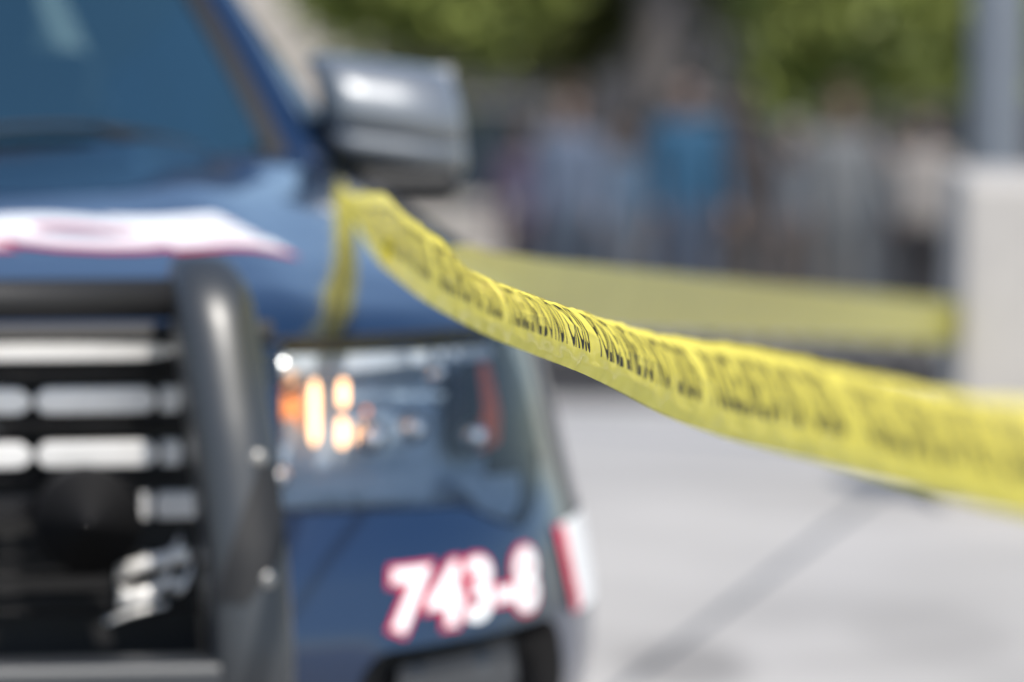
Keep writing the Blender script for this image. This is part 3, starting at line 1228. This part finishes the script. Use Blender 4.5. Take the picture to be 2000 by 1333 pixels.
tag(tape, 'yellow police barrier tape with black lettering, sharp in the foreground', 'barrier tape')
# print, repeated along the film
unit = 'POLICE LINE DO NOT CROSS     '
LH = .052
me = text_mesh('POLICE LINE DO NOT CROSS', LH * 1.38, offset=.0016, space=1.06)
tvs, tfs = cut_grid(me, .016, .004)
bpy.data.meshes.remove(me)
TSX = .60
tw = max(v.x for v in tvs) * TSX
gap = .06
# phase so that the word CROSS ends near the sharpest place
u_focus = None
inv = cam.matrix_world.inverted()


def to_pix(p):
    c = inv @ p
    return 1000 + FPX * c.x / -c.z, 666.5 - FPX * c.y / -c.z, -c.z


for i in range(front.n):
    if to_pix(front.rows[i][13])[0] > 1152:
        u_focus = front.u[i]
        break
start = u_focus - tw
k0 = -math.ceil(start / (tw + gap))
u = start + k0 * (tw + gap)
while u < front.u[-1] - tw:
    if u > 0.35:
        mesh_obj('printed_lettering', [front.at(u + v.x * TSX, .27 + v.y / TW, -.0007) for v in tvs], tfs, M['ink'], tape)
    u += tw + gap

# knot: film wound round the mirror arm
for k, (dx, rr, tl) in enumerate(((-.012, .046, .2), (.006, .050, -.25), (.022, .047, .1))):
    mb = MB()
    vs = []
    for i in range(37):
        a = 2 * math.pi * i / 36
        r_k = rr + .004 * math.sin(5 * a + k) + .003 * math.sin(9 * a + 2 * k)
        for w_ in (-.014, .004, .016):
            p = Vector((.905 + dx + w_ + tl * .03 * math.cos(a), 1.76 + r_k * math.cos(a), 1.222 + r_k * math.sin(a) + .004 * math.sin(7 * a)))
            vs.append(SUV_M @ p)
    mb.add(vs, [(i * 3 + j, (i + 1) * 3 + j, (i + 1) * 3 + j + 1, i * 3 + j + 1) for i in range(36) for j in range(2)])
    mb.build('knot_turn', M['tape'], tape, True)

# second run of tape, doubled, towards the post
ST3 = []
for px, py, w in ((742, 497, .026), (820, 560, .062), (900, 608, .094), (1000, 628, .100), (1150, 638, .102), (1300, 646, .104), (1450, 654, .107), (1600, 661, .111), (1750, 668, .116), (1870, 674, .120), (1960, 679, .121)):
    s = 1 / (.1429 - (.0758) * (px - 745) / 1125)
    ST3.append((unproject(px, py, s), -11 + 2 * math.sin(px / 90), -14, w * .98))
far = Ribbon(ST3, .12, 120)
ft = far.mesh('barrier_tape', M['tape_far'])
tag(ft, 'blurred plain yellow tape running behind to the pale concrete post base', 'barrier tape')

for i in range(0, front.n, 21):
    a_, b_ = to_pix(front.rows[i][0]), to_pix(front.rows[i][-1])
    print('TAPE', [round(x) for x in a_[:2]], [round(x) for x in b_[:2]], round(a_[2], 2))

# ------------------------------------------------------------------ lamp post and its pale base
M['base'] = mat('pale_concrete_base', (0.36, 0.342, 0.322), 0.8, noise=0.08, scale=12, bump=0.1)
M['post'] = mat('grey_post_paint', (0.13, 0.145, 0.165), 0.45, 0.3, noise=0.1, scale=30)
M['lampglass'] = mat('lamp_diffuser', (0.7, 0.7, 0.68), 0.4, noise=0.03)
bp = unproject(1868, 900, 14.6)
base = empty('concrete_base', (bp.x + .30, bp.y + .30, ground_z(bp.y + .3)))
tag(base, 'pale square concrete block at the right edge with tape behind it', 'concrete base')
mb = MB()
zt = unproject(1900, 345, 14.6).z - ground_z(bp.y + .3)
mb.box((0, 0, zt / 2), (.60, .60, zt), bev=.03)
mb.build('block', M['base'], base)
mb = MB()
mb.box((0, 0, .03), (.70, .70, .10), bev=.02)
mb.build('footing', M['base'], base)
pp = unproject(1938, 600, 17.5)
post = empty('lamp_post', (pp.x, pp.y, ground_z(pp.y)))
tag(post, 'tall grey lamp post rising behind the pale concrete block', 'lamp post')
mb = MB()
mb.tube([(0, 0, 0), (0, 0, .5), (0, 0, 5.2)], [.105, .095, .07], 20)
mb.build('pole', M['post'], post, True)
mb = MB()
mb.tube([(0, 0, 0), (0, 0, .06), (0, 0, .12), (0, 0, .3)], [.17, .17, .13, .11], 20)
mb.build('base_flange', M['post'], post, True)
mb = MB()
mb.tube([(0, 0, 5.1), (.1, 0, 5.5), (.6, 0, 5.75), (1.2, 0, 5.8)], .04, 10)
mb.build('arm', M['post'], post, True)
mb = MB()
mb.box((1.4, 0, 5.8), (.7, .28, .12), bev=.04)
hd = mb.build('lamp_head', M['post'], post)
mb = MB()
mb.box((1.42, 0, 5.735), (.5, .2, .02), bev=.005)
mb.build('diffuser', M['lampglass'], hd)

# ------------------------------------------------------------------ people behind the tape
SKIN = [mat('skin_%d' % i, c, 0.55, noise=0.06, scale=20) for i, c in enumerate(((.17, .11, .085), (.12, .075, .055), (.07, .04, .03)))]
HAIR = [mat('hair_%d' % i, c, 0.6, noise=0.2, scale=60) for i, c in enumerate(((.012, .009, .008), (.05, .028, .015), (.22, .20, .18)))]
M['shoe'] = mat('shoe_leather', (.02, .02, .02), .5, noise=0.2)
_cloth = {}


def cloth(c):
    if c not in _cloth:
        _cloth[c] = mat('cloth_%d' % len(_cloth), c, .85, noise=.12, scale=35, bump=.15)
    return _cloth[c]


def person(loc, rz, h, top, legs, skin, hair, label, arms=(0.12, 0.12), fore=(0.1, 0.1), stride=.06, long_hair=False):
    k = h / 1.75
    V, E_, Rr = [], [], []

    def add(p, r, par=None):
        V.append((p[0] * k, p[1] * k, p[2] * k))
        Rr.append(r * k)
        if par is not None:
            E_.append((par, len(V) - 1))
        return len(V) - 1
    pel = add((0, 0, .95), .135)
    wai = add((0, 0, 1.10), .125, pel)
    che = add((0, -.01, 1.30), .150, wai)
    nkb = add((0, .005, 1.46), .075, che)
    nk = add((0, .0, 1.53), .055, nkb)
    hd1 = add((0, -.015, 1.60), .075, nk)
    hd2 = add((0, -.005, 1.70), .080, hd1)
    for s, ar, fo in ((1, arms[0], fore[0]), (-1, arms[1], fore[1])):
        sh = add((s * .18, 0, 1.42), .062, che)
        el = add((s * (.20 + ar * .28), .02, 1.15), .046, sh)
        wr = add((s * (.20 + ar * .35), -.04 - fo * .5, .93 + fo * .35), .032, el)
        pa = add((s * (.20 + ar * .36), -.06 - fo * .62, .86 + fo * .45), .036, wr)
        for f in range(4):
            a1 = add((s * (.195 + ar * .36) + (f - 1.5) * .0, -.09 - fo * .62 + f * .021, .80 + fo * .5 - .006 * abs(f - 1.5)), .010, pa)
            add((s * (.19 + ar * .36), -.085 - fo * .62 + f * .019, .765 + fo * .52), .008, a1)
        th = add((s * (.18 + ar * .36), -.10 - fo * .6, .845 + fo * .46), .011, pa)
        add((s * (.175 + ar * .36), -.115 - fo * .62, .815 + fo * .5), .009, th)
        hip = add((s * .095, 0, .88), .100, pel)
        kn = add((s * .10, -s * stride * .5 - .01, .49), .065, hip)
        an = add((s * .105, -s * stride, .09), .044, kn)
        he = add((s * .105, -s * stride + .02, .035), .038, an)
        add((s * .115, -s * stride - .15, .03), .036, he)
    me = bpy.data.meshes.new('p')
    me.from_pydata(V, E_, [])
    o = bpy.data.objects.new('p', me)
    col.objects.link(o)
    sm = o.modifiers.new('s', 'SKIN')
    sm.use_smooth_shade = True
    for i, d in enumerate(me.skin_vertices[0].data):
        d.radius = (Rr[i] * (1.25 if i < 3 else 1), Rr[i] * (.85 if i < 3 else 1))
        d.use_root = (i == 0)
    o.modifiers.new('d', 'SUBSURF').levels = 1
    o.modifiers['d'].render_levels = 1
    bpy.context.view_layer.update()
    em = bpy.data.meshes.new_from_object(o.evaluated_get(bpy.context.evaluated_depsgraph_get()))
    bpy.data.objects.remove(o)
    em.materials.clear()
    for m_ in (skin, cloth(top), cloth(legs), M['shoe']):
        em.materials.append(m_)
    idx = []
    for p in em.polygons:
        c = p.center / k
        if c.z < .085:
            i = 3
        elif c.z > 1.485:
            i = 0
        elif abs(c.x) > .165 and c.z < .97 and c.y < .1 and c.z > .70:
            i = 0 if c.z < .93 + .3 * max(fore) else 1
        elif c.z < .98:
            i = 2
        else:
            i = 1
        idx.append(i)
    em.polygons.foreach_set('material_index', idx)
    em.polygons.foreach_set('use_smooth', [True] * len(idx))
    b = bpy.data.objects.new('person', em)
    col.objects.link(b)
    b.location = loc
    b.rotation_euler = (0, 0, rz)
    tag(b, label, 'person', 'people standing behind the tape')
    mb = MB()
    mb.ball((0, .012 * k, 1.70 * k), .096 * k, 16, 10, (.92, 1.05, 1.0))
    mb.v = [(x, y, z) if not (y < -.045 * k and z < 1.73 * k) else (x, -.045 * k, max(z, 1.69 * k)) for x, y, z in mb.v]
    if long_hair:
        mb.ball((0, .06 * k, 1.58 * k), .085 * k, 14, 10, (1.05, .6, 1.6))
    mb.build('hair', hair, b, True)
    mb = MB()
    mb.add([(-.012 * k, -.085 * k, 1.625 * k), (.012 * k, -.085 * k, 1.625 * k), (0, -.112 * k, 1.632 * k), (0, -.083 * k, 1.675 * k)], [(0, 1, 2), (0, 2, 3), (1, 3, 2)])
    mb.build('nose', skin, b)
    return b


def at_px(px, D):
    return ((px - 1000) / FPX * D * 1.0, D)


PEOPLE = [  # cloth tones darkened to stand in for tree shade over the crowd
    (1025, 39, .2, 1.70, (0.062, 0.043, 0.074), (0.031, 0.025, 0.037), 1, 0, 'person in plum top and dark trousers, leftmost of the crowd', True),
    (1105, 34, -.2, 1.74, (0.087, 0.112, 0.161), (0.068, 0.087, 0.118), 0, 1, 'person in slate blue shirt, second from the left of the crowd', False),
    (1210, 38.5, .1, 1.68, (0.062, 0.093, 0.136), (0.099, 0.112, 0.136), 1, 0, 'person in dull blue jacket and grey trousers left of the bright blue jacket', False),
    (1335, 31.5, .3, 1.76, (.014, .062, .12), (0.048, 0.067, 0.104), 0, 0, 'person in bright blue jacket in the middle of the crowd', False),
    (1440, 34, -.3, 1.75, (0.037, 0.031, 0.031), (0.062, 0.053, 0.050), 2, 0, 'person in dark brown jacket right of the bright blue jacket', False),
    (1545, 38.5, .0, 1.66, (0.074, 0.087, 0.105), (0.081, 0.068, 0.062), 1, 2, 'person in grey blue cardigan between brown jacket and grey hoodie', True),
    (1640, 34.5, .2, 1.78, (0.118, 0.124, 0.130), (0.099, 0.105, 0.112), 0, 1, 'person in grey hoodie and grey trousers under the broad bright crown', False),
    (1725, 40, -.1, 1.72, (0.062, 0.074, 0.087), (0.074, 0.081, 0.093), 1, 0, 'person in charcoal coat standing behind the beige top', False),
    (1800, 34.5, -.2, 1.66, (.24, .22, .205), (0.014, 0.012, 0.014), 0, 0, 'dark-haired person in beige top and black trousers by the lamp post', True),
]
for px, D, rz, h, top, legs, sk, hr, lab, lh in PEOPLE:
    x, y = at_px(px, D)
    person((x, y, ground_z(y) + (0.004 if ROAD0 < y < ROAD1 else 0)), rz, h, top, legs, SKIN[sk], HAIR[hr], lab,
           arms=(random.uniform(.05, .3), random.uniform(.05, .3)), fore=(random.uniform(0, .35), random.uniform(0, .35)), stride=random.uniform(-.08, .1), long_hair=lh)


# ------------------------------------------------------------------ trees
def leaf_mat(name, c1, c2):
    m = bpy.data.materials.new(name)
    m.use_nodes = True
    nt = m.node_tree
    p = nt.nodes['Principled BSDF']
    out = nt.nodes['Material Output']
    gi = nt.nodes.new('ShaderNodeNewGeometry')
    mx = nt.nodes.new('ShaderNodeMix')
    mx.data_type = 'RGBA'
    mx.inputs['A'].default_value = (*c1, 1)
    mx.inputs['B'].default_value = (*c2, 1)
    nt.links.new(gi.outputs['Random Per Island'], mx.inputs['Factor'])
    nt.links.new(mx.outputs['Result'], p.inputs['Base Color'])
    p.inputs['Roughness'].default_value = .5
    tl = nt.nodes.new('ShaderNodeBsdfTranslucent')
    nt.links.new(mx.outputs['Result'], tl.inputs[0])
    ms = nt.nodes.new('ShaderNodeMixShader')
    ms.inputs[0].default_value = .35
    nt.links.new(p.outputs[0], ms.inputs[1])
    nt.links.new(tl.outputs[0], ms.inputs[2])
    nt.links.new(ms.outputs[0], out.inputs[0])
    return m


M['leaf_a'] = leaf_mat('leaf_yellow_green', (.20, .25, .05), (.33, .37, .10))
M['leaf_b'] = leaf_mat('leaf_olive', (.07, .09, .02), (.13, .14, .04))
M['leaf_c'] = leaf_mat('leaf_deep_green', (.03, .06, .02), (.06, .10, .03))
M['bark'] = mat('grey_bark', (.10, .085, .07), .9, noise=.3, scale=9, bump=.6)
M['bark_pale'] = mat('pale_bark', (.115, .10, .093), .85, noise=.25, scale=5, bump=.4)


def tree(loc, trunk_h, trunk_r, blobs, leaf, bark, label, n=9000, leaf_s=.11):
    t = empty('tree', loc)
    tag(t, label, 'tree', 'street trees beyond the tape')
    mb = MB()
    mb.tube([(0, 0, -.1), (.03, .02, trunk_h * .4), (-.02, .05, trunk_h * .8), (.05, 0, trunk_h * 1.25)], [trunk_r * 1.25, trunk_r, trunk_r * .85, trunk_r * .5], 12)
    for (bx_, by_, bz_, br) in blobs:
        p0 = Vector((0, .03, trunk_h * random.uniform(.7, 1.05)))
        p2 = Vector((bx_, by_, bz_))
        p1 = p0.lerp(p2, .5) + Vector((random.uniform(-.2, .2), random.uniform(-.2, .2), .25))
        mb.tube([p0, p1, p2], [trunk_r * .45, trunk_r * .28, trunk_r * .10], 7)
        for _ in range(3):
            q_ = p2 + Vector(rng.normal(size=3)) * br * .5
            mb.tube([p1.lerp(p2, .5), q_], [trunk_r * .16, trunk_r * .05], 5)
    mb.build('trunk', bark, t, True)
    vol = np.array([b[3] ** 2 for b in blobs])
    vol /= vol.sum()
    cl_c = []
    for b, w in zip(blobs, vol):
        m = max(6, int(90 * w))
        d = rng.normal(size=(m, 3))
        d /= np.linalg.norm(d, axis=1)[:, None]
        rad = b[3] * rng.uniform(.45, 1.05, size=(m, 1))
        cl_c.append(np.array(b[:3]) + d * rad * np.array([1, 1, .8]))
    cl_c = np.vstack(cl_c)
    ci = rng.integers(0, len(cl_c), n)
    c = cl_c[ci] + rng.normal(size=(n, 3)) * .22
    a = rng.normal(size=(n, 3))
    a /= np.linalg.norm(a, axis=1)[:, None]
    b_ = np.cross(a, rng.normal(size=(n, 3)))
    b_ /= np.linalg.norm(b_, axis=1)[:, None]
    s = leaf_s * rng.uniform(.6, 1.3, size=(n, 1))
    vs = np.empty((n, 4, 3))
    vs[:, 0] = c - a * s
    vs[:, 1] = c + b_ * s * .5
    vs[:, 2] = c + a * s
    vs[:, 3] = c - b_ * s * .5
    me = bpy.data.meshes.new('crown')
    me.vertices.add(n * 4)
    me.vertices.foreach_set('co', vs.reshape(-1))
    me.loops.add(n * 4)
    me.loops.foreach_set('vertex_index', np.arange(n * 4))
    me.polygons.add(n)
    me.polygons.foreach_set('loop_start', np.arange(n) * 4)
    me.polygons.foreach_set('loop_total', np.full(n, 4))
    me.update()
    me.materials.append(leaf)
    o = bpy.data.objects.new('crown', me)
    col.objects.link(o)
    o.parent = t
    return t


def place(px, D):
    x, y = at_px(px, D)
    return (x, y, ground_z(y))


def sc(blobs, k):
    return [tuple(c * k for c in b) for b in blobs]


# bright crown above the door mirror
tree(place(800, 44.6), 2.2, .14, sc([(-.05, 0, 2.75, .60), (.35, -.2, 2.75, .5), (-.3, .1, 3.0, .5), (.2, 1.0, 3.5, .6), (.3, 1.3, 3.9, .6)], 1.17), M['leaf_a'], M['bark'],
     'yellow-green tree whose bright crown shows above the door mirror', 18000, .15)
# broad bright crown right of the middle
tree(place(1650, 44.8), 2.2, .15, sc([(0, 0, 2.15, .62), (.45, .1, 2.2, .55), (-.45, .0, 2.35, .55), (.3, 1.0, 2.9, .6), (-.3, 1.0, 3.0, .6), (.1, 1.5, 3.5, .7)], 1.44), M['leaf_a'], M['bark'],
     'broad yellow-green crown filling the upper right, beside the lamp post', 26000, .16)
# olive tree in the middle, darker
tree(place(1110, 46), 2.1, .14, sc([(0, 0, 2.95, .7), (.4, 0, 3.2, .55), (-.3, .2, 3.4, .6), (.2, .4, 4.2, 1.0)], 1.05), M['leaf_b'], M['bark'],
     'dark olive tree at the top, right of the bright crown above the mirror', 12000, .13)
# pale trunk behind the blue jacket, crown overhead
tree(place(1285, 44.2), 5.0, .25, [(0, 0, 6.0, 1.3), (1.2, 0, 6.2, 1.2), (-1.2, .2, 6.3, 1.2), (.2, .6, 7.2, 1.4), (0, -1.4, 6.4, 1.2), (2.0, -1.2, 6.4, 1.2)], M['leaf_b'], M['bark_pale'],
     'tall tree with thick pale trunk behind the bright blue jacket', 16000, .17)
tree(place(1890, 46), 2.8, .15, [(0, 0, 3.6, 1.1), (.9, 0, 4.2, 1.0), (-.8, .2, 4.4, .9), (.2, .4, 5.2, 1.0)], M['leaf_c'], M['bark'],
     'dark green tree at the top right behind the lamp post', 9000)

# ------------------------------------------------------------------ buildings across the street
M['wall_beige'] = mat('beige_render', (.36, .33, .30), .9, noise=.1, scale=2.5, bump=.1)
M['wall_dark'] = mat('dark_grey_cladding', (.035, .035, .04), .7, noise=.15, scale=2.0)
M['win'] = mat('window_pane', (.02, .03, .04), .08, spec=.8, noise=.1)
M['win_frame'] = mat('window_frame', (.16, .16, .165), .5, noise=.05)


def building(name, x0, x1, y, h, wall, label, nwin, storeys, ww, wh_):
    b = empty(name, ((x0 + x1) / 2, y, ground_z(y)))
    tag(b, label, 'building')
    w = x1 - x0
    mb = MB()
    mb.box((0, 5, h / 2 - .5), (w, 10, h + 1))
    mb.build('wall', wall, b)
    mb = MB()
    mb.box((0, 5, h + .12), (w + .4, 10.4, .25), bev=.05)
    mb.build('roof', M['wall_dark'], b)
    for r in range(storeys):
        for i in range(nwin):
            x = -w / 2 + w * (i + .5) / nwin
            z = 1.6 + r * 3.2
            f = MB()
            for sx in (-1, 1):
                f.box((x + sx * (ww / 2 + .03), -.03, z), (.07, .10, wh_ + .12))
                f.box((x, -.032, z + sx * (wh_ / 2 + .03)), (ww, .10, .07))
            fo = f.build('window_frame', M['win_frame'], b)
            mb = MB()
            mb.box((x, -.008, z), (ww, .03, wh_))
            mb.build('pane', M['win'], fo)
    return b


building('beige_building', -22, -1.9, 56, 9.5, M['wall_beige'], 'pale beige building seen between windshield pillar and mirror', 8, 3, 1.0, 1.5)
building('dark_building', -1.6, 24, 60, 9.5, M['wall_dark'], 'dark grey building behind the crowd and trees', 10, 3, 1.4, 1.7)
# low pale wall at the kerb, left of the crowd
wl = empty('low_wall', (at_px(850, 44)[0], 44, ground_z(44)))
tag(wl, 'low pale stone wall below the mirror, left of the crowd', 'wall')
mb = MB()
mb.box((0, 0, .52), (1.15, .4, 1.1), bev=.03)
mb.build('stone_block', M['wall_beige'], wl)
mb = MB()
mb.box((0, 0, 1.11), (1.25, .5, .08), bev=.02)
mb.build('coping', M['wall_beige'], wl)
print('objects', len(bpy.data.objects))
